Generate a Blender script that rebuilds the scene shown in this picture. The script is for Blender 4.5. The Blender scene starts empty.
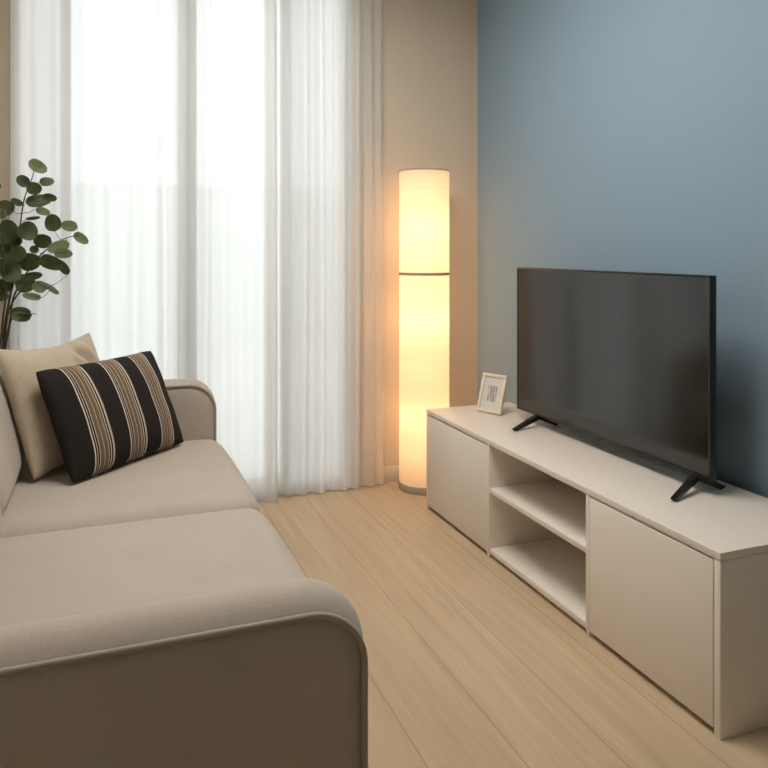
import bpy, bmesh, math, random
from mathutils import Vector, Matrix
random.seed(7)
S = bpy.context.scene
COL = S.collection
PI = math.pi

# ------------------------------------------------------------------ helpers
def link(o, parent=None):
    COL.objects.link(o)
    if parent is not None:
        o.parent = parent
    return o

def obj(name, bm, mats, parent=None, smooth=True, angle=40):
    me = bpy.data.meshes.new(name)
    bmesh.ops.recalc_face_normals(bm, faces=bm.faces[:])
    bm.to_mesh(me); bm.free()
    for m in (mats if isinstance(mats, (list, tuple)) else [mats]):
        me.materials.append(m)
    if smooth:
        me.polygons.foreach_set('use_smooth', [True] * len(me.polygons))
        try:
            me.set_sharp_from_angle(angle=math.radians(angle))
        except Exception:
            pass
    me.update()
    return link(bpy.data.objects.new(name, me), parent)

def thing(name, label, cat, loc=(0, 0, 0), rz=0, group=None):
    o = bpy.data.objects.new(name, None)
    o.empty_display_size = .1
    o.location = loc; o.rotation_euler = (0, 0, rz)
    COL.objects.link(o)
    return tag(o, label, cat, group)

def tag(o, label, cat, group=None):
    o['label'] = label; o['category'] = cat
    if group: o['group'] = group
    return o

def struct(o):
    o['kind'] = 'structure'
    return o

def add_box(bm, lo, hi, bev=0.0, seg=2, mat=0):
    r = bmesh.ops.create_cube(bm, size=1)
    vs = r['verts']
    for v in vs:
        v.co = Vector([lo[i] + (hi[i] - lo[i]) * (v.co[i] + .5) for i in range(3)])
    fs = set(f for v in vs for f in v.link_faces)
    for f in fs: f.material_index = mat
    if bev > 0:
        es = list(set(e for v in vs for e in v.link_edges))
        bmesh.ops.bevel(bm, geom=es, offset=bev, segments=seg, affect='EDGES', profile=.5)
    return bm

def box(lo, hi, bev=0.0, seg=2):
    return add_box(bmesh.new(), lo, hi, bev, seg)

def add_tube(bm, pts, rad, n=8, cap=True, up=None):
    pts = [Vector(p) for p in pts]
    rads = rad if isinstance(rad, (list, tuple)) else [rad] * len(pts)
    rings = []; prev = None
    for i, p in enumerate(pts):
        a = pts[max(i - 1, 0)]; b = pts[min(i + 1, len(pts) - 1)]
        t = (b - a).normalized()
        if prev is None:
            ref = Vector(up) if up else (Vector((0, 0, 1)) if abs(t.z) < .9 else Vector((1, 0, 0)))
            x = t.cross(ref).normalized()
        else:
            x = (prev - t * prev.dot(t)).normalized()
        prev = x; y = t.cross(x)
        rings.append([bm.verts.new(p + (x * math.cos(2 * PI * k / n) + y * math.sin(2 * PI * k / n)) * rads[i]) for k in range(n)])
    for a, b in zip(rings, rings[1:]):
        for k in range(n):
            bm.faces.new((a[k], a[(k + 1) % n], b[(k + 1) % n], b[k]))
    if cap:
        bm.faces.new(rings[0][::-1]); bm.faces.new(rings[-1])
    return bm

def add_lathe(bm, prof, n=48, loc=(0, 0, 0), closed=False):
    rings = []
    for r, z in prof:
        rings.append([bm.verts.new((loc[0] + r * math.cos(2 * PI * k / n), loc[1] + r * math.sin(2 * PI * k / n), loc[2] + z)) for k in range(n)])
    prs = list(zip(rings, rings[1:]))
    if closed: prs.append((rings[-1], rings[0]))
    for a, b in prs:
        for k in range(n):
            bm.faces.new((a[k], a[(k + 1) % n], b[(k + 1) % n], b[k]))
    return bm

def cap_ring(bm):
    bmesh.ops.holes_fill(bm, edges=[e for e in bm.edges if e.is_boundary], sides=0)
    return bm

def cushion(lo, hi, r, puff, n=22, face_fn=None):
    """a soft box: rounded edges of radius r, every face crowned by puff=(x,y,z)"""
    bm = bmesh.new()
    bmesh.ops.create_cube(bm, size=2)
    bmesh.ops.subdivide_edges(bm, edges=bm.edges[:], cuts=n, use_grid_fill=True)
    c = [(lo[i] + hi[i]) / 2 for i in range(3)]; h = [(hi[i] - lo[i]) / 2 for i in range(3)]
    for v in bm.verts:
        q = []
        for i in range(3):
            s = v.co[i]
            # pull the grid lines towards the edges so that the rounding is well sampled
            s = math.copysign(abs(s) ** .72, s)
            q.append(s * h[i])
        inner = Vector([max(-(h[i] - r), min(h[i] - r, q[i])) for i in range(3)])
        d = Vector(q) - inner
        if d.length > 1e-9:
            d = d.normalized() * r
        p = inner + d
        u = [max(-1, min(1, p[i] / h[i])) for i in range(3)]
        e = [1 - u[i] ** 4 for i in range(3)]
        p.x += puff[0] * u[0] * e[1] * e[2]
        p.y += puff[1] * u[1] * e[0] * e[2]
        p.z += puff[2] * u[2] * e[0] * e[1]
        v.co = p + Vector(c)
        if face_fn: face_fn(v, u)
    return bm

# ------------------------------------------------------------------ materials
def mat(name):
    m = bpy.data.materials.new(name); m.use_nodes = True
    nt = m.node_tree
    b = nt.nodes['Principled BSDF']
    return m, nt, b, nt.nodes.new, nt.links.new

def srgb(h):
    h = h.lstrip('#')
    c = [int(h[i:i + 2], 16) / 255 for i in (0, 2, 4)]
    return tuple((x / 12.92 if x <= .04045 else ((x + .055) / 1.055) ** 2.4) for x in c) + (1,)

def plain(name, col, rough=.5, metal=0, bump=0, scale=60, var=.06, spec=.5):
    m, nt, b, N, L = mat(name)
    b.inputs['Roughness'].default_value = rough
    b.inputs['Metallic'].default_value = metal
    b.inputs['Specular IOR Level'].default_value = spec
    tc = N('ShaderNodeTexCoord'); no = N('ShaderNodeTexNoise')
    no.inputs['Scale'].default_value = scale; no.inputs['Detail'].default_value = 4
    L(tc.outputs['Object'], no.inputs['Vector'])
    rp = N('ShaderNodeValToRGB')
    c = col
    rp.color_ramp.elements[0].position = .3; rp.color_ramp.elements[1].position = .7
    rp.color_ramp.elements[0].color = tuple(x * (1 - var) for x in c[:3]) + (1,)
    rp.color_ramp.elements[1].color = tuple(min(1, x * (1 + var)) for x in c[:3]) + (1,)
    L(no.outputs['Fac'], rp.inputs['Fac']); L(rp.outputs['Color'], b.inputs['Base Color'])
    if bump:
        bp = N('ShaderNodeBump'); bp.inputs['Strength'].default_value = bump; bp.inputs['Distance'].default_value = .002
        L(no.outputs['Fac'], bp.inputs['Height']); L(bp.outputs['Normal'], b.inputs['Normal'])
    return m

def fabric(name, col, var=.12, weave=900, bump=.35, big=0.0):
    m, nt, b, N, L = mat(name)
    b.inputs['Roughness'].default_value = .9
    b.inputs['Specular IOR Level'].default_value = .2
    b.inputs['Sheen Weight'].default_value = .15
    b.inputs['Sheen Roughness'].default_value = .5
    tc = N('ShaderNodeTexCoord')
    n1 = N('ShaderNodeTexNoise'); n1.inputs['Scale'].default_value = weave * .35; n1.inputs['Detail'].default_value = 3
    n2 = N('ShaderNodeTexNoise'); n2.inputs['Scale'].default_value = 7; n2.inputs['Detail'].default_value = 5
    L(tc.outputs['Object'], n1.inputs['Vector']); L(tc.outputs['Object'], n2.inputs['Vector'])
    mx = N('ShaderNodeMix'); mx.data_type = 'FLOAT'; mx.inputs[0].default_value = .3
    L(n1.outputs['Fac'], mx.inputs[2]); L(n2.outputs['Fac'], mx.inputs[3])
    rp = N('ShaderNodeValToRGB')
    rp.color_ramp.elements[0].position = .3; rp.color_ramp.elements[1].position = .7
    rp.color_ramp.elements[0].color = tuple(x * (1 - var) for x in col[:3]) + (1,)
    rp.color_ramp.elements[1].color = tuple(min(1, x * (1 + var)) for x in col[:3]) + (1,)
    L(mx.outputs[0], rp.inputs['Fac']); L(rp.outputs['Color'], b.inputs['Base Color'])
    bp = N('ShaderNodeBump'); bp.inputs['Strength'].default_value = bump; bp.inputs['Distance'].default_value = .0015
    L(n1.outputs['Fac'], bp.inputs['Height'])
    if big:
        n3 = N('ShaderNodeTexNoise'); n3.inputs['Scale'].default_value = 9; n3.inputs['Detail'].default_value = 2; n3.inputs['Distortion'].default_value = .8
        L(tc.outputs['Object'], n3.inputs['Vector'])
        b2 = N('ShaderNodeBump'); b2.inputs['Strength'].default_value = big; b2.inputs['Distance'].default_value = .02
        L(n3.outputs['Fac'], b2.inputs['Height']); L(b2.outputs['Normal'], bp.inputs['Normal'])
    L(bp.outputs['Normal'], b.inputs['Normal'])
    return m

def floor_material():
    m, nt, b, N, L = mat('oak_planks')
    tc = N('ShaderNodeTexCoord'); sp = N('ShaderNodeSeparateXYZ'); cb = N('ShaderNodeCombineXYZ')
    L(tc.outputs['Object'], sp.inputs[0])
    ax = N('ShaderNodeMath'); ax.operation = 'SUBTRACT'; ax.inputs[1].default_value = .775 - .238 * 12
    L(sp.outputs['X'], ax.inputs[0])
    ay = N('ShaderNodeMath'); ay.operation = 'ADD'; ay.inputs[1].default_value = 26.7
    L(sp.outputs['Y'], ay.inputs[0])
    L(ay.outputs[0], cb.inputs['X']); L(ax.outputs[0], cb.inputs['Y'])
    br = N('ShaderNodeTexBrick')
    br.inputs['Scale'].default_value = 1; br.inputs['Brick Width'].default_value = 9.0
    br.inputs['Row Height'].default_value = .238; br.inputs['Mortar Size'].default_value = .0012
    br.inputs['Mortar Smooth'].default_value = .3; br.offset = .5
    br.inputs['Color1'].default_value = FLOOR1; br.inputs['Color2'].default_value = FLOOR2
    br.inputs['Mortar'].default_value = srgb('#9c7f5c')
    L(cb.outputs[0], br.inputs['Vector'])
    # grain: noise stretched along the boards, shifted per board by the board tint
    mp = N('ShaderNodeMapping'); mp.inputs['Scale'].default_value = (30, 1.5, 1)
    ad = N('ShaderNodeVectorMath'); ad.operation = 'ADD'
    L(tc.outputs['Object'], mp.inputs['Vector']); L(mp.outputs[0], ad.inputs[0])
    sc = N('ShaderNodeVectorMath'); sc.operation = 'SCALE'; sc.inputs['Scale'].default_value = 40
    L(br.outputs['Color'], sc.inputs[0]); L(sc.outputs[0], ad.inputs[1])
    n1 = N('ShaderNodeTexNoise'); n1.inputs['Scale'].default_value = 1.2; n1.inputs['Detail'].default_value = 8; n1.inputs['Roughness'].default_value = .6; n1.inputs['Distortion'].default_value = .6
    L(ad.outputs[0], n1.inputs['Vector'])
    r1 = N('ShaderNodeValToRGB')
    r1.color_ramp.elements[0].position = .3; r1.color_ramp.elements[0].color = (.84, .82, .79, 1)
    r1.color_ramp.elements[1].position = .72; r1.color_ramp.elements[1].color = (1.04, 1.03, 1.02, 1)
    L(n1.outputs['Fac'], r1.inputs['Fac'])
    mp2 = N('ShaderNodeMapping'); mp2.inputs['Scale'].default_value = (3.2, .7, 1)
    L(tc.outputs['Object'], mp2.inputs['Vector'])
    n2 = N('ShaderNodeTexNoise'); n2.inputs['Scale'].default_value = 1.6; n2.inputs['Detail'].default_value = 4
    L(mp2.outputs[0], n2.inputs['Vector'])
    r2 = N('ShaderNodeValToRGB')
    r2.color_ramp.elements[0].position = .33; r2.color_ramp.elements[0].color = (.90, .88, .86, 1)
    r2.color_ramp.elements[1].position = .66; r2.color_ramp.elements[1].color = (1, 1, 1, 1)
    L(n2.outputs['Fac'], r2.inputs['Fac'])
    m1 = N('ShaderNodeMix'); m1.data_type = 'RGBA'; m1.blend_type = 'MULTIPLY'; m1.inputs[0].default_value = 1
    L(br.outputs['Color'], m1.inputs[6]); L(r1.outputs['Color'], m1.inputs[7])
    m2 = N('ShaderNodeMix'); m2.data_type = 'RGBA'; m2.blend_type = 'MULTIPLY'; m2.inputs[0].default_value = 1
    L(m1.outputs[2], m2.inputs[6]); L(r2.outputs['Color'], m2.inputs[7])
    # a few knots
    mp3 = N('ShaderNodeMapping'); mp3.inputs['Scale'].default_value = (4.2, 1.9, 1)
    L(tc.outputs['Object'], mp3.inputs['Vector'])
    vo = N('ShaderNodeTexVoronoi'); vo.inputs['Scale'].default_value = 1.0
    L(mp3.outputs[0], vo.inputs['Vector'])
    r3 = N('ShaderNodeValToRGB')
    r3.color_ramp.elements[0].position = .015; r3.color_ramp.elements[0].color = (.62, .5, .38, 1)
    r3.color_ramp.elements[1].position = .09; r3.color_ramp.elements[1].color = (1, 1, 1, 1)
    L(vo.outputs['Distance'], r3.inputs['Fac'])
    m3 = N('ShaderNodeMix'); m3.data_type = 'RGBA'; m3.blend_type = 'MULTIPLY'; m3.inputs[0].default_value = .55
    L(m2.outputs[2], m3.inputs[6]); L(r3.outputs['Color'], m3.inputs[7])
    L(m3.outputs[2], b.inputs['Base Color'])
    b.inputs['Roughness'].default_value = .55
    b.inputs['Specular IOR Level'].default_value = .3
    bp = N('ShaderNodeBump'); bp.inputs['Strength'].default_value = .15; bp.inputs['Distance'].default_value = .002
    L(n1.outputs['Fac'], bp.inputs['Height'])
    bq = N('ShaderNodeBump'); bq.inputs['Strength'].default_value = .5; bq.inputs['Distance'].default_value = .002; bq.invert = True
    L(br.outputs['Fac'], bq.inputs['Height']); L(bp.outputs['Normal'], bq.inputs['Normal'])
    L(bq.outputs['Normal'], b.inputs['Normal'])
    return m

def sheer_material():
    m, nt, b, N, L = mat('sheer_voile')
    nt.nodes.remove(b)
    out = nt.nodes['Material Output']
    tc = N('ShaderNodeTexCoord')
    # fine woven thread, slightly denser in some threads
    mp = N('ShaderNodeMapping'); mp.inputs['Scale'].default_value = (260, 260, 90)
    L(tc.outputs['Object'], mp.inputs['Vector'])
    no = N('ShaderNodeTexNoise'); no.inputs['Scale'].default_value = 1; no.inputs['Detail'].default_value = 2
    L(mp.outputs[0], no.inputs['Vector'])
    mr = N('ShaderNodeMapRange'); mr.inputs['From Min'].default_value = .3; mr.inputs['From Max'].default_value = .7
    mr.inputs['To Min'].default_value = SHEER_OPEN + .012; mr.inputs['To Max'].default_value = SHEER_OPEN - .012
    L(no.outputs['Fac'], mr.inputs['Value'])
    tr = N('ShaderNodeBsdfTransparent'); tl = N('ShaderNodeBsdfTranslucent'); df = N('ShaderNodeBsdfDiffuse')
    tl.inputs['Color'].default_value = (.93, .93, .92, 1); df.inputs['Color'].default_value = (.88, .87, .85, 1)
    mx = N('ShaderNodeMixShader'); mx.inputs[0].default_value = .36
    L(tl.outputs[0], mx.inputs[1]); L(df.outputs[0], mx.inputs[2])
    m2 = N('ShaderNodeMixShader'); L(mr.outputs[0], m2.inputs[0]); L(mx.outputs[0], m2.inputs[1]); L(tr.outputs[0], m2.inputs[2])
    L(m2.outputs[0], out.inputs['Surface'])
    return m

def shade_material():
    m, nt, b, N, L = mat('rice_paper_shade')
    nt.nodes.remove(b); out = nt.nodes['Material Output']
    tc = N('ShaderNodeTexCoord')
    mp = N('ShaderNodeMapping'); mp.inputs['Scale'].default_value = (3, 3, 190)
    L(tc.outputs['Object'], mp.inputs['Vector'])
    no = N('ShaderNodeTexNoise'); no.inputs['Scale'].default_value = 1; no.inputs['Detail'].default_value = 3
    L(mp.outputs[0], no.inputs['Vector'])
    rp = N('ShaderNodeValToRGB')
    rp.color_ramp.elements[0].position = .2; rp.color_ramp.elements[0].color = (.86, .80, .69, 1)
    rp.color_ramp.elements[1].position = .8; rp.color_ramp.elements[1].color = (.93, .88, .78, 1)
    L(no.outputs['Fac'], rp.inputs['Fac'])
    tl = N('ShaderNodeBsdfTranslucent'); df = N('ShaderNodeBsdfDiffuse')
    L(rp.outputs['Color'], tl.inputs['Color']); L(rp.outputs['Color'], df.inputs['Color'])
    mx = N('ShaderNodeMixShader'); mx.inputs[0].default_value = .4
    L(tl.outputs[0], mx.inputs[1]); L(df.outputs[0], mx.inputs[2])
    L(mx.outputs[0], out.inputs['Surface'])
    return m

def glass_material(name='window_glass', tint=(.95, .97, .96, 1)):
    m, nt, b, N, L = mat(name)
    nt.nodes.remove(b); out = nt.nodes['Material Output']
    tr = N('ShaderNodeBsdfTransparent'); tr.inputs['Color'].default_value = tint
    gl = N('ShaderNodeBsdfGlossy'); gl.inputs['Roughness'].default_value = .02
    fr = N('ShaderNodeFresnel'); fr.inputs['IOR'].default_value = 1.45
    mx = N('ShaderNodeMixShader'); L(fr.outputs[0], mx.inputs[0]); L(tr.outputs[0], mx.inputs[1]); L(gl.outputs[0], mx.inputs[2])
    L(mx.outputs[0], out.inputs['Surface'])
    return m

def stripe_material():
    m, nt, b, N, L = mat('striped_weave')
    b.inputs['Roughness'].default_value = .9; b.inputs['Specular IOR Level'].default_value = .15
    tc = N('ShaderNodeTexCoord'); uv = N('ShaderNodeSeparateXYZ')
    L(tc.outputs['UV'], uv.inputs[0])
    a = N('ShaderNodeMath'); a.operation = 'SUBTRACT'; a.inputs[1].default_value = .085; L(uv.outputs['X'], a.inputs[0])
    d = N('ShaderNodeMath'); d.operation = 'DIVIDE'; d.inputs[1].default_value = .282; L(a.outputs[0], d.inputs[0])
    f = N('ShaderNodeMath'); f.operation = 'FRACT'; cl_ = N('ShaderNodeClamp'); cl_.inputs['Min'].default_value = 0; cl_.inputs['Max'].default_value = 2.98; L(d.outputs[0], cl_.inputs['Value']); L(cl_.outputs[0], f.inputs[0])
    rp = N('ShaderNodeValToRGB'); cr = rp.color_ramp; cr.interpolation = 'CONSTANT'
    K = srgb('#282522'); C = srgb('#c9bfae'); T = srgb('#7b6a56'); W = srgb('#ddd2c0'); Bn = srgb('#5b4433')
    stops = [(0, K), (.230, W), (.256, K), (.290, C), (.308, K), (.345, C), (.360, T), (.395, Bn), (.412, T), (.445, Bn), (.458, C), (.472, T),
             (.505, Bn), (.522, T), (.555, Bn), (.568, C), (.582, T), (.612, K), (.632, W), (.650, K), (.692, C), (.728, srgb('#9d9184')), (.745, K)]
    cr.elements[0].position = 0; cr.elements[0].color = K
    cr.elements[1].position = stops[1][0]; cr.elements[1].color = stops[1][1]
    for p, c in stops[2:]:
        e = cr.elements.new(p); e.color = c
    L(f.outputs[0], rp.inputs['Fac'])
    L(rp.outputs['Color'], b.inputs['Base Color'])
    no = N('ShaderNodeTexNoise'); no.inputs['Scale'].default_value = 350; L(tc.outputs['Object'], no.inputs['Vector'])
    bp = N('ShaderNodeBump'); bp.inputs['Strength'].default_value = .3; bp.inputs['Distance'].default_value = .001
    L(no.outputs['Fac'], bp.inputs['Height']); L(bp.outputs['Normal'], b.inputs['Normal'])
    return m

def print_material():
    m, nt, b, N, L = mat('grey_print')
    b.inputs['Roughness'].default_value = .6
    tc = N('ShaderNodeTexCoord'); mp = N('ShaderNodeMapping'); mp.inputs['Scale'].default_value = (130, 14, 14)
    L(tc.outputs['Object'], mp.inputs['Vector'])
    no = N('ShaderNodeTexNoise'); no.inputs['Scale'].default_value = 1; no.inputs['Detail'].default_value = 3; no.inputs['Distortion'].default_value = .4
    L(mp.outputs[0], no.inputs['Vector'])
    rp = N('ShaderNodeValToRGB')
    rp.color_ramp.elements[0].position = .38; rp.color_ramp.elements[0].color = srgb('#8d8681')
    rp.color_ramp.elements[1].position = .62; rp.color_ramp.elements[1].color = srgb('#d6cfc6')
    L(no.outputs['Fac'], rp.inputs['Fac']); L(rp.outputs['Color'], b.inputs['Base Color'])
    return m

def leaf_material(name, c1, c2):
    m, nt, b, N, L = mat(name)
    b.inputs['Roughness'].default_value = .55; b.inputs['Specular IOR Level'].default_value = .3
    tc = N('ShaderNodeTexCoord'); no = N('ShaderNodeTexNoise'); no.inputs['Scale'].default_value = 14; no.inputs['Detail'].default_value = 3
    L(tc.outputs['Object'], no.inputs['Vector'])
    rp = N('ShaderNodeValToRGB')
    rp.color_ramp.elements[0].position = .35; rp.color_ramp.elements[0].color = c1
    rp.color_ramp.elements[1].position = .65; rp.color_ramp.elements[1].color = c2
    L(no.outputs['Fac'], rp.inputs['Fac']); L(rp.outputs['Color'], b.inputs['Base Color'])
    tl = N('ShaderNodeBsdfTranslucent'); L(rp.outputs['Color'], tl.inputs['Color'])
    mx = N('ShaderNodeMixShader'); mx.inputs[0].default_value = .25
    out = nt.nodes['Material Output']
    L(b.outputs[0], mx.inputs[1]); L(tl.outputs[0], mx.inputs[2]); L(mx.outputs[0], out.inputs['Surface'])
    return m

def emitter(name, col, strength):
    m, nt, b, N, L = mat(name)
    b.inputs['Base Color'].default_value = col
    b.inputs['Emission Color'].default_value = col
    b.inputs['Emission Strength'].default_value = strength
    return m

# ------------------------------------------------------------------ tuning
FLOOR1 = srgb('#d0bc9f'); FLOOR2 = srgb('#cbb698')
SHEER_OPEN = .15
SKY = 3.0
FILL_W = 9.8  # strength of the added overhead fill
BULB_W = .80
EXPOSURE = 0.08

M = {}
M['floor'] = floor_material()
M['wall_beige'] = plain('beige_paint', srgb('#cfc1ad'), .9, bump=.05, scale=220, var=.015, spec=.2)
M['wall_blue'] = plain('dusty_blue_paint', srgb('#8ba3b5'), .9, bump=.05, scale=220, var=.015, spec=.2)
M['wall_other'] = plain('greige_paint', srgb('#e9e3da'), .9, scale=200, var=.015, spec=.2)
M['ceiling'] = plain('ceiling_paint', srgb('#e6e2db'), .95, scale=200, var=.01, spec=.2)
M['base'] = plain('baseboard_paint', srgb('#d8cdbd'), .5, scale=80, var=.01)
M['upvc'] = plain('white_window_plastic', srgb('#dcdedd'), .35, scale=50, var=.01)
M['gasket'] = plain('dark_rubber_gasket', srgb('#1e1f20'), .6, scale=50)
M['glass'] = glass_material()
M['glass_dim'] = glass_material('added_pane_glass', (.80, .81, .80, 1))  # dimmer glass for the added side panes
M['sheer'] = sheer_material()
M['shade'] = shade_material()
M['steel'] = plain('grey_painted_metal', srgb('#aca192'), .45, scale=120)
M['cord'] = plain('white_cord', srgb('#d9d3c8'), .5)
M['sofa'] = fabric('greige_sofa_cloth', srgb('#b9afa3'), var=.10)
M['pipe'] = fabric('taupe_piping', srgb('#aaa093'), var=.10)
M['beige_pillow'] = fabric('beige_linen', srgb('#c0b29d'), var=.12, big=.6)
M['stripe'] = stripe_material()
M['white_lam'] = plain('white_laminate', srgb('#e8e1d7'), .38, scale=30, var=.008)
M['recess'] = plain('dark_plinth', srgb('#4b4238'), .7, scale=30)
M['tvblack'] = plain('black_plastic', srgb('#161616'), .35, scale=80, var=.05)
m_, nt_, b_, N_, L_ = mat('tv_screen_glass')
b_.inputs['Base Color'].default_value = (.006, .006, .0055, 1); b_.inputs['Roughness'].default_value = .16
b_.inputs['IOR'].default_value = 1.65
no_ = N_('ShaderNodeTexNoise'); no_.inputs['Scale'].default_value = 4
mr_ = N_('ShaderNodeMapRange'); mr_.inputs['To Min'].default_value = .12; mr_.inputs['To Max'].default_value = .14
L_(no_.outputs['Fac'], mr_.inputs['Value']); L_(mr_.outputs[0], b_.inputs['Roughness'])
M['screen'] = m_
M['frame_wood'] = plain('pale_birch', srgb('#e4dac6'), .5, scale=90, var=.06)
M['mat_board'] = plain('white_mat_board', srgb('#d9d6d0'), .8, scale=90, var=.02)
M['print'] = print_material()
M['leaf_a'] = leaf_material('leaf_dark_green', srgb('#3b482b'), srgb('#55633f'))
M['leaf_b'] = leaf_material('leaf_sage', srgb('#667350'), srgb('#868f6e'))
M['stem'] = plain('brown_twig', srgb('#4b4034'), .8, scale=60, var=.2)
M['vase'] = plain('stoneware', srgb('#c9c2b6'), .6, scale=30, var=.04)
M['soil'] = plain('potting_soil', srgb('#3a2f26'), .95, scale=60, var=.3, bump=.6)
M['far_wall'] = plain('pale_render', srgb('#f0f1f1'), .9, scale=3, var=.03)
M['paving'] = plain('pale_paving', srgb('#e2e0dc'), .9, scale=3, var=.05)
M['fill_glow'] = emitter('fill_light_glow', (1, .94, .87, 1), FILL_W)  # glowing face of the added fill panel

# ------------------------------------------------------------------ room shell
XL, XR, YB, YF, ZC = -.95, 2.088, -2.8, 3.90, 2.95
WX0, WX1, WZ1 = -.40, 1.32, 2.80            # opening of the glazed door, widened for the added side panes
T = .16

struct(obj('floor', box((XL - T, YB - T, -.1), (XR + T, YF + T + .02, 0)), M['floor'], smooth=False))
struct(obj('ceiling', box((XL - T, YB - T, ZC), (XR + T, YF + T, ZC + .1)), M['ceiling'], smooth=False))
struct(obj('wall_right', box((XR, YB - T, 0), (XR + T, YF + T, ZC)), M['wall_blue'], smooth=False))
struct(obj('wall_left', box((XL - T, YB - T, 0), (XL, YF + T, ZC)), M['wall_other'], smooth=False))
struct(obj('wall_rear', box((XL, YB - T, 0), (XR, YB, ZC)), M['wall_other'], smooth=False))
bm = bmesh.new()
add_box(bm, (XL, YF, 0), (WX0, YF + T, ZC))
add_box(bm, (WX1, YF, 0), (XR, YF + T, ZC))
add_box(bm, (WX0, YF, WZ1), (WX1, YF + T, ZC))
struct(obj('wall_back', bm, M['wall_beige'], smooth=False))
bm = bmesh.new()
add_box(bm, (XL, YF - .014, 0), (WX0 - .02, YF, .085), .003)
add_box(bm, (WX1 + .02, YF - .014, 0), (XR, YF, .085), .003)
struct(obj('baseboard_back', bm, M['base']))
struct(obj('baseboard_right', box((XR - .014, YB, 0), (XR, YF - .014, .085), .003), M['base']))
struct(obj('baseboard_left', box((XL, YB, 0), (XL + .014, YF - .014, .085), .003), M['base']))
# ceiling track the curtains hang from
struct(obj('trim_1', box((-.5, YF - .17, ZC - .02), (1.56, YF - .04, ZC), .003), M['upvc']))

# glazed double door behind the curtain
win = bpy.data.objects.new('window_1', None); win.location = ((WX0 + WX1) / 2, YF, 0); COL.objects.link(win); struct(win)
def wpart(name, bm, m, parent=win):
    o = obj(name, bm, m, parent)
    return o
ox, oy = win.location.x, win.location.y
def wb(bm, x0, x1, z0, z1, y0, y1, bev=.004):
    add_box(bm, (x0 - ox, y0, z0), (x1 - ox, y1, z1), bev)
DX0, DX1, MX = -.165, .95, .425       # the two opening leaves between the added side panes
bm = bmesh.new()
wb(bm, WX0, WX0 + .04, 0, WZ1, .02, .12); wb(bm, WX1 - .04, WX1, 0, WZ1, .02, .12)
wb(bm, DX0 - .016, DX0, 0, WZ1, .02, .12); wb(bm, DX1, DX1 + .016, 0, WZ1, .02, .12)
wb(bm, WX0, WX1, WZ1 - .05, WZ1, .02, .12); wb(bm, WX0, WX1, 0, .035, .0, .14)
wpart('window_frame', bm, M['upvc'])
for k, (a, c, sl, sr) in enumerate(((DX0 + .003, MX - .009, .03, .040), (MX + .009, DX1 - .003, .034, .03))):
    bm = bmesh.new()
    wb(bm, a, a + sl, .040, WZ1 - .055, .03, .09); wb(bm, c - sr, c, .040, WZ1 - .055, .03, .09)
    wb(bm, a, c, .040, .085, .03, .09); wb(bm, a, c, WZ1 - .13, WZ1 - .055, .03, .09)
    s = wpart('sash', bm, M['upvc'])
    bm = bmesh.new(); wb(bm, a + sl - .004, c - sr + .004, .08, WZ1 - .125, .055, .062, 0)
    wpart('pane', bm, M['glass'], s)
for a, c in ((WX0 + .04, DX0 - .016), (DX1 + .016, WX1 - .04)):
    bm = bmesh.new(); wb(bm, a - .004, c + .004, .031, WZ1 - .046, .055, .062, 0)
    wpart('added_side_pane', bm, M['glass_dim'])  # side panes added so the outer parts of the curtain glow
bm = bmesh.new(); wb(bm, MX - .010, MX + .010, .035, WZ1 - .05, .028, .085, 0)
wpart('gasket', bm, M['gasket'])

# outside: paving and a pale rendered wall across the yard
struct(obj('floor_outside', box((-14, YF + T + .02, -.12), (14, 15, -.02)), M['paving'], smooth=False))
struct(obj('wall_outside', box((-14, 12, -.1), (14, 12.3, 2.3)), M['far_wall'], smooth=False))

# ------------------------------------------------------------------ curtains
def curtain(name, label, x0, x1, yc, z0, folds, hem_fn=None):
    """folds: list of (x, amplitude, half width) ridges towards the room plus a soft wave"""
    W = int((x1 - x0) / .006); H = 26
    bm = bmesh.new(); g = []
    z1 = ZC - .02
    for j in range(H + 1):
        v = j / H; z = z0 + (z1 - z0) * v
        row = []
        for i in range(W + 1):
            u = i / W; x = x0 + (x1 - x0) * u
            y = 0
            for (fx, amp, hw) in folds:
                w = hw * (1 + .10 * (1 - v)); c = fx + .012 * math.sin(3 * v + fx * 23) * (1 - v)
                y -= amp * (.8 + .2 * (1 - v)) * math.exp(-((x - c) / w) ** 2)
            y += .003 * math.sin(x * 29 + 1.3 * math.sin(x * 13) + .4 * v)
            zz = z
            if j == 0 and hem_fn: zz = z + hem_fn(x)
            row.append(bm.verts.new((x, yc + y, zz)))
        g.append(row)
    for j in range(H):
        for i in range(W):
            bm.faces.new((g[j][i], g[j][i + 1], g[j + 1][i + 1], g[j + 1][i]))
    o = obj(name, bm, M['sheer'], angle=180)
    o.data.transform(Matrix.Translation((-x0, -yc, -z0)))
    o.location = (x0, yc, z0)
    return tag(o, label, 'curtain')

LF = [(-.35, .05, .028), (-.27, .045, .03), (-.17, .04, .035), (-.06, .035, .03), (.05, .03, .03), (.17, .035, .03), (.29, .05, .022), (.37, .03, .03),
      (.50, .035, .02), (.58, .03, .03), (.68, .03, .03), (.74, .02, .03), (.83, .045, .025)]
curtain('sheer_curtain', 'wide white sheer curtain panel hanging over the glass door behind the sofa', -.385, .862, YF - .085, .012, LF,
        lambda x: -.008 if x > .75 else 0)
RF = [(.83, .02, .03), (.93, .035, .028), (1.02, .045, .025), (1.10, .06, .026), (1.165, .03, .02), (1.23, .055, .025), (1.31, .045, .025), (1.385, .05, .024), (1.445, .035, .02)]
curtain('sheer_curtain', 'gathered white sheer curtain panel beside the lit paper floor lamp', .80, 1.462, YF - .045, .012, RF)

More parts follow.
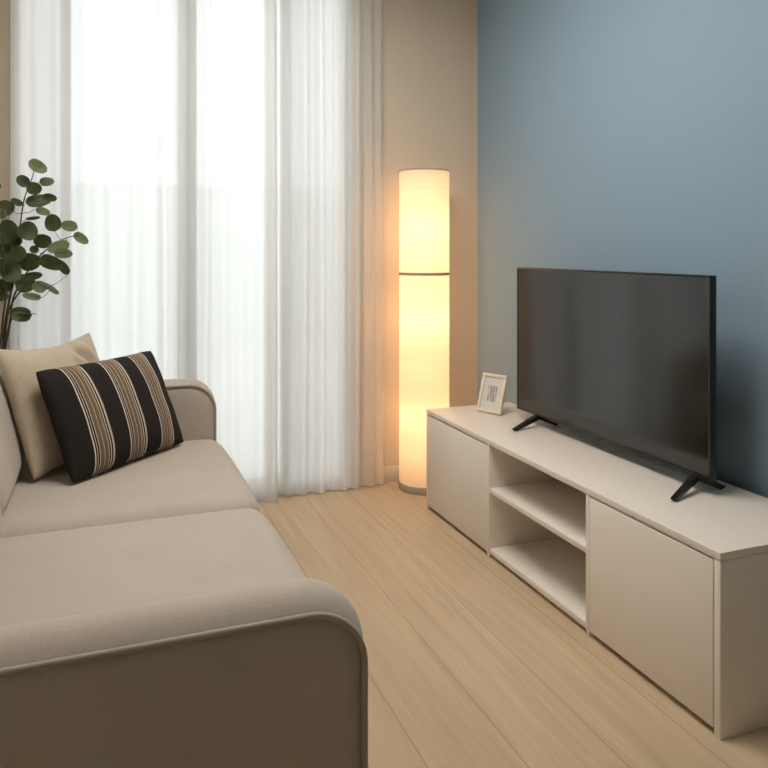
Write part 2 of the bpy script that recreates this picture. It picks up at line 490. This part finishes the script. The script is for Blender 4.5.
# ------------------------------------------------------------------ floor lamp
lamp = thing('floor_lamp', 'tall cylindrical white paper floor lamp glowing in the corner', 'floor lamp', (1.668, 3.735, 0))
R = .138; ZT = 1.742; ZM = 1.175
bm = add_lathe(bmesh.new(), [(R + .002, 0), (R + .004, .004), (R + .004, .036), (R + .001, .04), (R - .006, .04), (R - .006, .012), (.0005, .012), (.0005, 0)], 64, closed=True)
obj('base', bm, M['steel'], lamp)
def shade(z0, z1):
    bm = bmesh.new(); prof = []
    n = 90
    for i in range(n + 1):
        prof.append((R + .0007 * math.sin(i * 2.1) + .0004 * math.sin(i * 5.3), z0 + (z1 - z0) * i / n))
    return add_lathe(bm, prof, 72)
obj('lamp_shade', shade(.038, ZM - .004), M['shade'], lamp)
obj('lamp_shade', shade(ZM + .006, ZT - .004), M['shade'], lamp)
def ring(z0, z1, r0, r1):
    return add_lathe(bmesh.new(), [(r0, z0), (r1, z0), (r1, z1), (r0, z1)], 64, closed=True)
obj('middle_ring', ring(ZM - .006, ZM + .008, R - .003, R + .0025), M['steel'], lamp)
obj('top_ring', ring(ZT - .006, ZT, R - .004, R + .002), M['steel'], lamp)
obj('added_top_cover', cap_ring(add_lathe(bmesh.new(), [(R - .004, ZT - .012), (R - .02, ZT - .010)], 64)), M['shade'], lamp)  # unseen cover added to soften the bulb light on the wall above
bm = bmesh.new()
add_tube(bm, [(.07, .07, .012), (.07, .07, ZT - .014)], .005, 10)
for a in (0, PI / 2):
    for z in (ZT - .02, ZM):
        c, s = math.cos(a), math.sin(a)
        add_tube(bm, [(-c * (R - .003), -s * (R - .003), z), (c * (R - .003), s * (R - .003), z)], .0022, 6)
obj('pole', bm, M['steel'], lamp)
for z, k_ in ((.20, .8), (.40, 1.8), (.66, .8), (.92, 2.3), (1.10, .8), (1.28, 1.0), (1.43, 1.9), (1.62, .7)):
    ld = bpy.data.lights.new('bulb', 'POINT'); ld.energy = BULB_W * k_; ld.shadow_soft_size = .05
    ld.color = (1, .575, .30)
    lo = bpy.data.objects.new('bulb', ld); lo.location = (0, 0, z); link(lo, lamp)

# ------------------------------------------------------------------ tv stand
SX0, SX1, SY0, SY1, SH = 1.544, 2.030, 1.525, 3.432, .50
stand = thing('tv_stand', 'long low white media cabinet with two doors and open middle shelves', 'tv stand', (SX0, SY0, 0))
def sb(x0, x1, y0, y1, z0, z1, bev=.0015):
    return box((x0 - SX0, y0 - SY0, z0), (x1 - SX0, y1 - SY0, z1), bev)
TT = .022; PT = .022
obj('top', sb(SX0, SX1, SY0, SY1, SH - TT, SH), M['white_lam'], stand)
for y0 in (SY0, SY1 - PT):
    obj('side_panel', sb(SX0 + .001, SX1, y0, y0 + PT, 0, SH - TT - .001), M['white_lam'], stand)
D1, D2 = 2.785, 2.092    # divider faces
divl = obj('divider', sb(SX0 + .001, SX1 - .012, D1, D1 + .018, .0, SH - TT - .001), M['white_lam'], stand)
divr = obj('divider', sb(SX0 + .001, SX1 - .012, D2, D2 + .020, .0, SH - TT - .001), M['white_lam'], stand)
obj('back_panel', sb(SX1 - .010, SX1 - .001, SY0 + PT, SY1 - PT, .02, SH - TT - .001, 0), M['white_lam'], stand)
obj('shelf', sb(SX0 + .004, SX1 - .012, D2 + .021, D1 - .001, .273, .294), M['white_lam'], stand)
obj('bottom_board', sb(SX0 + .004, SX1 - .012, SY0 + PT + .001, D2 - .001, .022, .042), M['white_lam'], stand)
obj('bottom_board', sb(SX0 + .004, SX1 - .012, D2 + .021, D1 - .001, .016, .038), M['white_lam'], stand)
obj('bottom_board', sb(SX0 + .022, SX1 - .012, D1 + .019, SY1 - PT - .001, .022, .042), M['white_lam'], stand)
obj('plinth', sb(SX0 + .05, SX0 + .065, SY0 + PT, SY1 - PT, .0, .015, 0), M['recess'], stand)
# doors, set between the panels with thin gaps
d = obj('door', sb(SX0, SX0 + .018, SY0 + PT + .0035, D2 - .002, .020, SH - TT - .006), M['white_lam'], stand)
d = obj('door', sb(SX0, SX0 + .018, D1 + .010, SY1 - PT - .004, .020, SH - TT - .006), M['white_lam'], stand)
for z in (.24, .33):
    bm = bmesh.new()
    for xx in (.05,):
        add_tube(bm, [(xx, D1 - SY0 + .001, z), (xx, D1 - SY0 - .006, z)], .0045, 12)
    obj('shelf_pin', bm, M['frame_wood'], divl)

# ------------------------------------------------------------------ television
TX, TY0, TY1, TZ0, TZ1 = 1.863, 1.882, 3.086, .549, 1.224
tv = thing('television', 'wide black flat screen television standing on the white media cabinet', 'television', (TX, (TY0 + TY1) / 2, SH))
cy = (TY0 + TY1) / 2
def tb(x0, x1, y0, y1, z0, z1, bev=.002):
    return box((x0 - TX, y0 - cy, z0 - SH), (x1 - TX, y1 - cy, z1 - SH), bev)
bm = tb(TX + .003, TX + .028, TY0, TY1, TZ0, TZ1, .003)
add_box(bm, (.027, -.38, .08), (.062, .38, .42), .012, 3)
obj('housing', bm, M['tvblack'], tv)
bm = bmesh.new()
bw = .008
for a in (((TX, TY0, TZ0), (TX + .006, TY1, TZ0 + .016)), ((TX, TY0, TZ1 - bw), (TX + .006, TY1, TZ1)),
          ((TX, TY0, TZ0 + .016), (TX + .006, TY0 + bw, TZ1 - bw)), ((TX, TY1 - bw, TZ0 + .016), (TX + .006, TY1, TZ1 - bw))):
    add_box(bm, [a[0][0] - TX, a[0][1] - cy, a[0][2] - SH], [a[1][0] - TX, a[1][1] - cy, a[1][2] - SH], .0012)
obj('bezel', bm, M['tvblack'], tv)
obj('screen', tb(TX + .0022, TX + .0035, TY0 + bw * .8, TY1 - bw * .8, TZ0 + .014, TZ1 - bw * .8, 0), M['screen'], tv, smooth=False)
obj('sensor', tb(TX + .002, TX + .014, cy - .018, cy + .018, TZ0 - .006, TZ0 + .001, .001), M['tvblack'], tv)
def tv_leg(yt, yf, yr):
    bm = bmesh.new()
    top = Vector((TX + .014 - TX, yt - cy, TZ0 + .004 - SH))
    for tip in (Vector((1.712 - TX, yf - cy, .0)), Vector((1.975 - TX, yr - cy, .0))):
        a = [top + Vector((0, -.014, 0)), top + Vector((0, .014, 0))]
        # bar of flat rectangular section from under the set to its tip
        dirx = (tip - top); dirx.z = 0; dirx.normalize()
        side = Vector((-dirx.y, dirx.x, 0))
        r0 = [top + side * .013 + Vector((0, 0, .006)), top - side * .013 + Vector((0, 0, .006)), top - side * .013 - dirx * .022 + Vector((0, 0, -.012)), top + side * .013 - dirx * .022 + Vector((0, 0, -.012))]
        r1 = [tip + side * .009 + Vector((0, 0, .010)), tip - side * .009 + Vector((0, 0, .010)), tip - side * .009 - dirx * .018, tip + side * .009 - dirx * .018]
        va = [bm.verts.new(p) for p in r0]; vb = [bm.verts.new(p) for p in r1]
        for k in range(4):
            bm.faces.new((va[k], va[(k + 1) % 4], vb[(k + 1) % 4], vb[k]))
        bm.faces.new(va[::-1]); bm.faces.new(vb)
    bmesh.ops.bevel(bm, geom=bm.edges[:], offset=.0015, segments=2, affect='EDGES')
    return bm
obj('leg', tv_leg(1.955, 1.888, 1.93), M['tvblack'], tv)
obj('leg', tv_leg(2.915, 2.872, 2.90), M['tvblack'], tv)

# ------------------------------------------------------------------ photo frame
pa, pb = Vector((1.759, 3.300, SH)), Vector((1.815, 3.160, SH))
e = (pb - pa).normalized(); wdt = .150; hgt = .192; lean = math.radians(17)
nrm = Vector((e.y, -e.x, 0))          # horizontal, towards the viewer
if nrm.x > 0: nrm = -nrm
up = Vector((0, 0, 1)) * math.cos(lean) - nrm * math.sin(lean)
fn = up.cross(e); fn = fn if fn.dot(nrm) > 0 else -fn
pf = thing('photo_frame', 'small pale wooden photo frame leaning back on the end of the cabinet', 'photo frame', (pa + pb) / 2)
base = Matrix((( e.x, up.x, fn.x, 0), (e.y, up.y, fn.y, 0), (e.z, up.z, fn.z, 0), (0, 0, 0, 1)))
def pfpart(name, bm, m, parent=pf):
    # local: x along the base, y up the frame, z out of the picture; its lowest back edge stays on the cabinet
    o = obj(name, bm, m, parent)
    o.matrix_basis = base
    return o
bm = bmesh.new(); fw = .015; lift = .0045
for (x0, x1, y0, y1) in ((-wdt / 2, wdt / 2, 0, fw), (-wdt / 2, wdt / 2, hgt - fw, hgt), (-wdt / 2, -wdt / 2 + fw, fw, hgt - fw), (wdt / 2 - fw, wdt / 2, fw, hgt - fw)):
    add_box(bm, (x0, y0 + lift, -.014), (x1, y1 + lift, .004), .0015)
pfpart('frame', bm, M['frame_wood'])
bm = bmesh.new(); add_box(bm, (-wdt / 2 + fw - .002, fw - .002 + lift, -.006), (wdt / 2 - fw + .002, hgt - fw + .002 + lift, -.003))
pfpart('mat_board', bm, M['mat_board'])
bm = bmesh.new(); add_box(bm, (-.029, .060, -.003), (.029, .138, -.0025))
pfpart('print', bm, M['print'])
bm = bmesh.new(); add_box(bm, (-wdt / 2 + .004, .004 + lift, -.018), (wdt / 2 - .004, hgt - .004 + lift, -.012))
pfpart('back_board', bm, M['recess'])
bm = bmesh.new()
q0 = up * .12 - fn * .018; q1 = -nrm * .085 + Vector((0, 0, .001))
s = e * .016
vv = [bm.verts.new(p) for p in (q0 + s, q0 - s, q1 - s * 1.4, q1 + s * 1.4, q0 + s - fn * .003, q0 - s - fn * .003, q1 - s * 1.4 - nrm * .003, q1 + s * 1.4 - nrm * .003)]
for f in ((0, 1, 2, 3), (7, 6, 5, 4), (0, 4, 5, 1), (1, 5, 6, 2), (2, 6, 7, 3), (3, 7, 4, 0)):
    bm.faces.new([vv[k] for k in f])
obj('easel', bm, M['recess'], pf, smooth=False)

# ------------------------------------------------------------------ sofa
sofa = thing('sofa', 'greige fabric two seat sofa with rounded piped arms, facing the television', 'sofa', (0, 2.42, 0))
SO = Vector((0, 2.42, 0))
def sp(name, bm, m, parent=sofa, **k):
    bm.transform(Matrix.Translation(-SO))
    return obj(name, bm, m, parent, **k)
BX = -.60     # back of the sofa
def arm_outline(xf, zt, rr, inset=0.0, n=14):
    """points (x,z) and outward normals, front bottom -> over the top -> back bottom"""
    pts = []
    zb = .06
    for i in range(9):
        pts.append((xf, zb + (zt - rr - zb) * i / 9, 1, 0))
    for i in range(n + 1):
        a = i / n * PI / 2
        pts.append((xf - rr + rr * math.cos(a), zt - rr + rr * math.sin(a), math.cos(a), math.sin(a)))
    for i in range(1, 13):
        pts.append((xf - rr + (BX + .06 - xf + rr) * i / 12, zt, 0, 1))
    for i in range(1, n // 2 + 1):
        a = PI / 2 + i / (n // 2) * PI / 2
        pts.append((BX + .06 + .06 * math.cos(a), zt - .06 + .06 * math.sin(a), math.cos(a), math.sin(a)))
    for i in range(1, 7):
        pts.append((BX, zt - .06 + (zb - zt + .06) * i / 6, -1, 0))
    return pts
def arm(y0, y1, xf, zt, rr, dome, tilt=0.0):
    bm = bmesh.new()
    out = arm_outline(xf, zt, rr)
    K = 14; rows = []
    for k in range(K + 1):
        v = -1 + 2 * k / K
        d0 = dome * (1 - abs(v) ** 2.4)
        y = y0 + (y1 - y0) * (v + 1) / 2
        rows.append([bm.verts.new((x + nx * d0 * (.4 + .6 * max(nz, 0)), y, z + nz * d0 * (.4 + .6 * max(nz, 0)))) for (x, z, nx, nz) in out])
    for a, b in zip(rows, rows[1:]):
        for i in range(len(out) - 1):
            bm.faces.new((a[i], a[i + 1], b[i + 1], b[i]))
        bm.faces.new((a[-1], a[0], b[0], b[-1]))
    # side panels, gently padded
    for row, y, s in ((rows[0], y0, -1), (rows[-1], y1, 1)):
        cx_ = (xf + BX) / 2; cz_ = zt / 2 + .02
        prev = row
        for f, bulge in ((.93, .006), (.75, .010), (.4, .012)):
            cur = [bm.verts.new((cx_ + (v.co.x - cx_) * f, y + s * bulge, cz_ + (v.co.z - cz_) * f)) for v in row]
            m_ = len(row)
            for i in range(m_):
                bm.faces.new((prev[i], prev[(i + 1) % m_], cur[(i + 1) % m_], cur[i]))
            prev = cur
        bm.faces.new(prev)
    a_ = sp('arm', bm, M['sofa'], angle=60)
    for y in (y0 - .0025, y1 + .0025):
        b2 = bmesh.new()
        add_tube(b2, [(x + nx * .0025, y, z + nz * .0025) for (x, z, nx, nz) in out], .0062, 10)
        sp('piping', b2, M['pipe'], a_)
    return a_
NY0, NY1 = 1.268, 1.396
FY0, FY1 = 3.430, 3.575
arm(NY0, NY1, .445, .662, .100, .034)
arm(FY0, FY1, .488, .694, .115, .022)
# base under the cushions and the padded back
sp('base', box((BX + .01, NY1 + .006, .06), (.43, FY0 - .006, .262), .012), M['sofa'])
sp('back_rest', cushion((BX, NY1 + .004, .06), (-.42, FY0 - .004, .86), .05, (.0, 0, .01), 16), M['sofa'])
def wr(v, u):
    x, y = v.co.x, v.co.y
    if u[2] > .6:
        w = math.exp(-((x - .38) / .10) ** 2 - ((y - 2.16) / .16) ** 2)
        v.co.z += .0035 * w * math.sin((y + .35 * x) * 95)
SZ = .460
sp('seat_cushion', cushion((-.40, NY1 + .006, .262), (.508, 2.482, SZ), .060, (.022, .004, .016), 40, wr), M['sofa'], angle=180)
sp('seat_cushion', cushion((-.40, 2.488, .262), (.508, FY0 - .004, SZ), .060, (.022, .004, .016), 40), M['sofa'], angle=180)
def back_cushion(y0, y1, xb):
    bm = cushion((-.085, y0, 0), (.085, y1, .43), .07, (.025, .004, .02), 24)
    bm.transform(Matrix.Translation((xb, 0, SZ - .005)) @ Matrix.Rotation(math.radians(-15), 4, 'Y'))
    return bm
sp('back_cushion', back_cushion(NY1 + .01, 2.455, -.334), M['sofa'], angle=180)
sp('back_cushion', back_cushion(2.475, FY0 - .01, -.347), M['sofa'], angle=180)
for x in (BX + .07, .37):
    for y in (NY0 + .09, FY1 - .07):
        sp('foot', add_lathe(bmesh.new(), [(.0005, 0), (.018, 0), (.024, .062), (.0005, .062)], 20, (x, y, 0)), M['tvblack'])

# ------------------------------------------------------------------ pillows
def pillow(name, label, bl, e, w, h, lean, thick, material, pinch=.045, sag=0.0, nU=44, nV=36, fold=None):
    """bl: bottom-left corner seen from the front; e: unit vector along its base"""
    e = Vector(e).normalized(); back = Vector((-e.y, e.x, 0))
    upv = Vector((0, 0, 1)) * math.cos(lean) + back * math.sin(lean)
    nf = e.cross(upv)                      # towards the front
    bm = bmesh.new(); uvl = bm.loops.layers.uv.new('UVMap')
    grid = {}
    def pos(i, j, side):
        u = -1 + 2 * i / nU; v = -1 + 2 * j / nV
        px = u * w / 2 * (1 - pinch * (1 - v * v) * u * u); py = v * h / 2 * (1 - pinch * (1 - u * u) * v * v)
        rr = max(0, (abs(u) ** 6 + abs(v) ** 6) - 1.35)   # slightly blunted corners
        px *= 1 - .035 * rr; py *= 1 - .035 * rr
        t = (max(0, 1 - abs(u) ** 2.6) * max(0, 1 - abs(v) ** 2.6)) ** .55 * thick / 2
        # soft dimples along the seams
        t *= 1 + .07 * math.sin(u * 7 + 1.7 * v) * abs(v) + .05 * math.sin(v * 9 - 2.1 * u) * u * u
        dy = -sag * (1 - u * u) * max(0, v)
        p = Vector(bl) + e * (px + w / 2) + upv * (py + h / 2 + dy) + nf * (side * t)
        if fold: p = fold(p, u, v, side, e, upv, nf)
        return p
    for side in (1, -1):
        for i in range(nU + 1):
            for j in range(nV + 1):
                edge = i in (0, nU) or j in (0, nV)
                if side == -1 and edge:
                    grid[(i, j, -1)] = grid[(i, j, 1)]
                else:
                    grid[(i, j, side)] = bm.verts.new(pos(i, j, side))
        for i in range(nU):
            for j in range(nV):
                q = [(i, j), (i + 1, j), (i + 1, j + 1), (i, j + 1)]
                if side == -1: q = q[::-1]
                f = bm.faces.new([grid[(a, b, side)] for a, b in q])
                for lp, (a, b) in zip(f.loops, q):
                    lp[uvl].uv = (a / nU, b / nV)
    o0 = Vector(bl) + e * w / 2
    bm.transform(Matrix.Translation(-o0))
    o = obj(name, bm, material, angle=180)
    o.location = o0
    return tag(o, label, 'pillow')
def beige_fold(p, u, v, side, e, upv, nf):
    w = math.exp(-((u - .45) / .22) ** 2 - ((v - .62) / .28) ** 2)
    return p + nf * (-.026 * w * math.cos((u - .45 + .6 * (v - .62)) * 15) * (1 if side > 0 else .2))
PZ = SZ + .022
pillow('throw_pillow', 'plain beige linen throw pillow leaning against the sofa back', (-.222, 2.905, PZ), (.56, .83, 0), .565, .50, math.radians(19), .15, M['beige_pillow'], .07, .02, fold=beige_fold)
pillow('throw_pillow', 'black throw pillow with tan and cream stripes in front of the beige pillow', (-.092, 2.825, PZ), (.695, .719, 0), .625, .428, math.radians(25), .155, M['stripe'], .035, 0)

# ------------------------------------------------------------------ plant behind the sofa end
PX, PY = -.47, 3.685
plant = thing('potted_plant', 'leafy green round-leaved plant standing behind the far end of the sofa', 'plant', (PX, PY, 0))
CY, SYW = math.cos(.366), math.sin(.366)
FPX, HZ, CAMH = 741.7, 249.0, 1.311
def at(px, py, Y):
    t = (px - 384) / FPX
    d = Y / (CY - t * SYW)
    return Vector((d * (SYW + t * CY), Y, CAMH - (py - HZ) * d / FPX))
bm = add_lathe(bmesh.new(), [(.0005, 0), (.055, 0), (.062, .01), (.070, .25), (.062, .48), (.045, .56), (.050, .60), (.044, .60), (.038, .56), (.038, .545), (.0005, .545)], 40)
obj('pot', bm, M['vase'], plant)
bm = add_lathe(bmesh.new(), [(.0005, .552), (.038, .550), (.037, .546)], 24)
obj('soil', bm, M['soil'], plant)
P0 = Vector((PX, PY, 0))
Z0 = Vector((PX, PY, .55))
stem_px = [
    [(2, 350, 3.68), (6, 318, 3.67), (12, 288, 3.66), (18, 256, 3.65), (20, 228, 3.645), (24, 200, 3.64), (30, 184, 3.635), (34, 172, 3.63)],
    [(4, 352, 3.69), (10, 322, 3.69), (14, 296, 3.70), (30, 268, 3.70), (46, 250, 3.69), (66, 238, 3.68), (78, 236, 3.67)],
    [(0, 345, 3.66), (3, 318, 3.64), (6, 290, 3.61), (3, 255, 3.58), (2, 225, 3.56), (4, 205, 3.55)],
    [(3, 348, 3.67), (9, 310, 3.65), (22, 290, 3.63), (34, 282, 3.61), (50, 290, 3.60)],
    [(4, 352, 3.68), (8, 330, 3.65), (14, 316, 3.62), (26, 314, 3.60), (36, 314, 3.59)],
    [(-2, 345, 3.65), (-8, 310, 3.62), (-16, 270, 3.60), (-24, 225, 3.60), (-30, 190, 3.6)],
]
bm = bmesh.new(); stem_paths = []
for k, s in enumerate(stem_px):
    pts = [at(*q) - P0 for q in s]
    b0 = Vector((.012 * math.cos(k * 1.9), .012 * math.sin(k * 1.9), .545))
    mid = (b0 * .6 + pts[0] * .4); mid.x = b0.x * .7 + pts[0].x * .3
    full = [b0, mid] + pts
    # smooth
    fine = []
    for i in range(len(full) - 1):
        a = full[max(i - 1, 0)]; b = full[i]; c = full[i + 1]; d = full[min(i + 2, len(full) - 1)]
        for q in range(4):
            t = q / 4
            fine.append(.5 * ((2 * b) + (c - a) * t + (2 * a - 5 * b + 4 * c - d) * t * t + (3 * b - a - 3 * c + d) * t ** 3))
    fine.append(full[-1])
    n = len(fine)
    add_tube(bm, fine, [.0062 - .0046 * i / n for i in range(n)], 7)
    stem_paths.append(fine)
allpts = [p for f in stem_paths for p in f[8:]]
# leaves: centre in the photograph's frame, half length, half width, angle, shade, depth
L1 = [(228, 160, 58, 36, 35, 1), (137, 247, 40, 34, 40, 0), (280, 250, 42, 27, -5, 1), (205, 290, 44, 38, 10, 0), (232, 365, 74, 38, -8, 0), (300, 345, 42, 24, 10, 0),
      (100, 372, 36, 20, 30, 0), (35, 405, 50, 44, 30, 0), (258, 428, 42, 24, 20, 1), (200, 470, 42, 11, -8, 0), (320, 498, 54, 46, 80, 0), (415, 516, 48, 33, 8, 1),
      (487, 590, 50, 28, 38, 1), (50, 550, 76, 56, 80, 0), (165, 548, 60, 56, 40, 0), (253, 605, 52, 42, 10, 0), (345, 640, 66, 34, -18, 1), (380, 680, 54, 30, 5, 1), (205, 657, 26, 24, 0, 0),
      (30, 640, 46, 30, 30, 1), (10, 440, 30, 30, 0, 1)]
L2 = [(180, 190, 60, 54, 0, 0), (310, 195, 74, 42, 22, 0), (378, 222, 54, 26, 55, 0), (60, 235, 88, 58, 80, 0), (110, 140, 50, 42, 60, 0), (150, 320, 58, 56, 0, 0),
      (200, 275, 52, 24, -8, 0), (235, 340, 42, 36, 20, 1), (308, 352, 56, 16, 38, 1), (190, 398, 54, 22, 10, 1), (125, 505, 60, 44, 12, 0), (125, 520, 56, 30, 8, 1), (20, 130, 46, 42, 0, 0),
      (30, 330, 44, 44, 0, 0), (8, 60, 56, 60, 0, 0), (40, 90, 46, 32, 40, 1), (0, 220, 60, 50, 0, 0), (5, 400, 30, 44, 80, 0), (90, 60, 44, 34, 50, 0)]
leaves = [(x / 6, 140 + y / 6, a / 6, b / 6, ang, sh) for x, y, a, b, ang, sh in L1] + [(x / 6, 230 + y / 6, a / 6, b / 6, ang, sh) for x, y, a, b, ang, sh in L2]
rng = random.Random(3)
for k in range(26):      # the rest of the crown, to the left of what the photograph shows
    leaves.append((rng.uniform(-70, -8), rng.uniform(175, 320), rng.uniform(7, 11), rng.uniform(6, 9), rng.uniform(-60, 80), rng.randint(0, 2) // 2))
lb = bmesh.new(); tw = bmesh.new()
cam = Vector((0, 0, CAMH))
for k, (px, py, a, b, ang, sh) in enumerate(leaves):
    Y = 3.635 + rng.uniform(-.075, .065)
    c = at(px, py, Y) - P0
    d = (c + P0 - cam); dist = d.dot(Vector((SYW, CY, 0)))
    A = a * dist / FPX; B = b * dist / FPX
    view = -d.normalized()
    right = Vector((CY, -SYW, 0)); upz = view.cross(right).normalized(); right = upz.cross(view).normalized()
    if upz.z < 0: upz = -upz
    th = math.radians(-ang)
    ax = right * math.cos(th) + upz * math.sin(th); ay = -right * math.sin(th) + upz * math.cos(th)
    # turn the leaf a little out of the picture plane, lengthening it to keep its outline
    yaw = rng.uniform(-.5, .5); roll = rng.uniform(-.45, .45)
    axr = (ax * math.cos(yaw) + view * math.sin(yaw)) ; ayr = (ay * math.cos(roll) + view * math.sin(roll))
    A /= math.cos(yaw); B /= math.cos(roll)
    nz = axr.cross(ayr).normalized()
    # base end is the end nearer to a stem
    best = min(allpts, key=lambda p: min((p - (c - axr * A)).length, (p - (c + axr * A)).length) + .6 * abs(p.z - c.z + .02))
    if (best - (c + axr * A)).length < (best - (c - axr * A)).length: axr = -axr
    NU, NV = 12, 6; rows = []
    curl = rng.uniform(-.10, .16)
    for i in range(NU + 1):
        u = -1 + 2 * i / NU
        hw = B * math.sqrt(max(0, 1 - u * u)) ** .9 * (1 + .10 * u * -1)
        row = []
        for j in range(NV + 1):
            v = -1 + 2 * j / NV
            z = .12 * B * abs(v) - curl * A * u * u + .04 * B * math.sin(3 * u + k)
            row.append(lb.verts.new(c + axr * (A * u) + ayr * (hw * v) + nz * z))
        rows.append(row)
    for i in range(NU):
        for j in range(NV):
            f = lb.faces.new((rows[i][j], rows[i + 1][j], rows[i + 1][j + 1], rows[i][j + 1])); f.material_index = sh
    p0 = c - axr * A * .98
    midp = (p0 + best) / 2 + Vector((0, 0, -.006))
    add_tube(tw, [best, midp, p0, c + axr * A * .3 + nz * .001], [.0016, .0013, .001, .0006], 5)
bmesh.ops.remove_doubles(lb, verts=lb.verts[:], dist=1e-5)
obj('foliage', lb, [M['leaf_a'], M['leaf_b']], plant, angle=180)
for v_ in tw.verts: v_.index = -1
me_ = bpy.data.meshes.new('tmp'); tw.to_mesh(me_); tw.free(); bm.from_mesh(me_); bpy.data.meshes.remove(me_)
obj('stem', bm, M['stem'], plant)

# ------------------------------------------------------------------ unseen fill light added to brighten the room, and daylight
cl = thing('added_fill_light', 'large flat rectangular fill light added unseen above the middle of the room', 'added fill light', (.70, 2.25, ZC))
bm = bmesh.new()
for lo_, hi_ in (((-.52, -.72, -.05), (-.50, .72, 0)), ((.50, -.72, -.05), (.52, .72, 0)), ((-.50, -.72, -.05), (.50, -.70, 0)), ((-.50, .70, -.05), (.50, .72, 0))):
    add_box(bm, lo_, hi_, .002)
obj('rim', bm, M['upvc'], cl)
obj('fill_surface', box((-.50, -.70, -.047), (.50, .70, -.035), 0), M['fill_glow'], cl, smooth=False)

w = bpy.data.worlds.new('daylight'); S.world = w; w.use_nodes = True
bg = w.node_tree.nodes['Background']; bg.inputs['Color'].default_value = (.94, .97, 1, 1); bg.inputs['Strength'].default_value = SKY
pl = bpy.data.lights.new('window_portal', 'AREA'); pl.shape = 'RECTANGLE'; pl.size = WX1 - WX0; pl.size_y = WZ1
pl.cycles.is_portal = True
po = bpy.data.objects.new('window_portal', pl); po.location = ((WX0 + WX1) / 2, YF + .15, WZ1 / 2); po.rotation_euler = (-PI / 2, 0, 0); COL.objects.link(po)

# ------------------------------------------------------------------ camera
cd = bpy.data.cameras.new('camera'); co = bpy.data.objects.new('camera', cd); COL.objects.link(co)
co.location = cam; co.rotation_euler = (PI / 2, 0, -.366)
cd.sensor_width = 36; cd.lens = FPX / 768 * 36; cd.shift_y = -(384 - HZ) / 768; cd.clip_start = .02
S.camera = co

S.view_settings.view_transform = 'Standard'; S.view_settings.look = 'None'
S.view_settings.gamma = 1; S.view_settings.use_curve_mapping = False; S.view_settings.exposure = EXPOSURE
S.cycles.use_denoising = True
S.cycles.max_bounces = 12; S.cycles.diffuse_bounces = 6; S.cycles.transparent_max_bounces = 24; S.cycles.transmission_bounces = 8
S.cycles.sample_clamp_indirect = 6
S.cycles.caustics_reflective = False; S.cycles.caustics_refractive = False
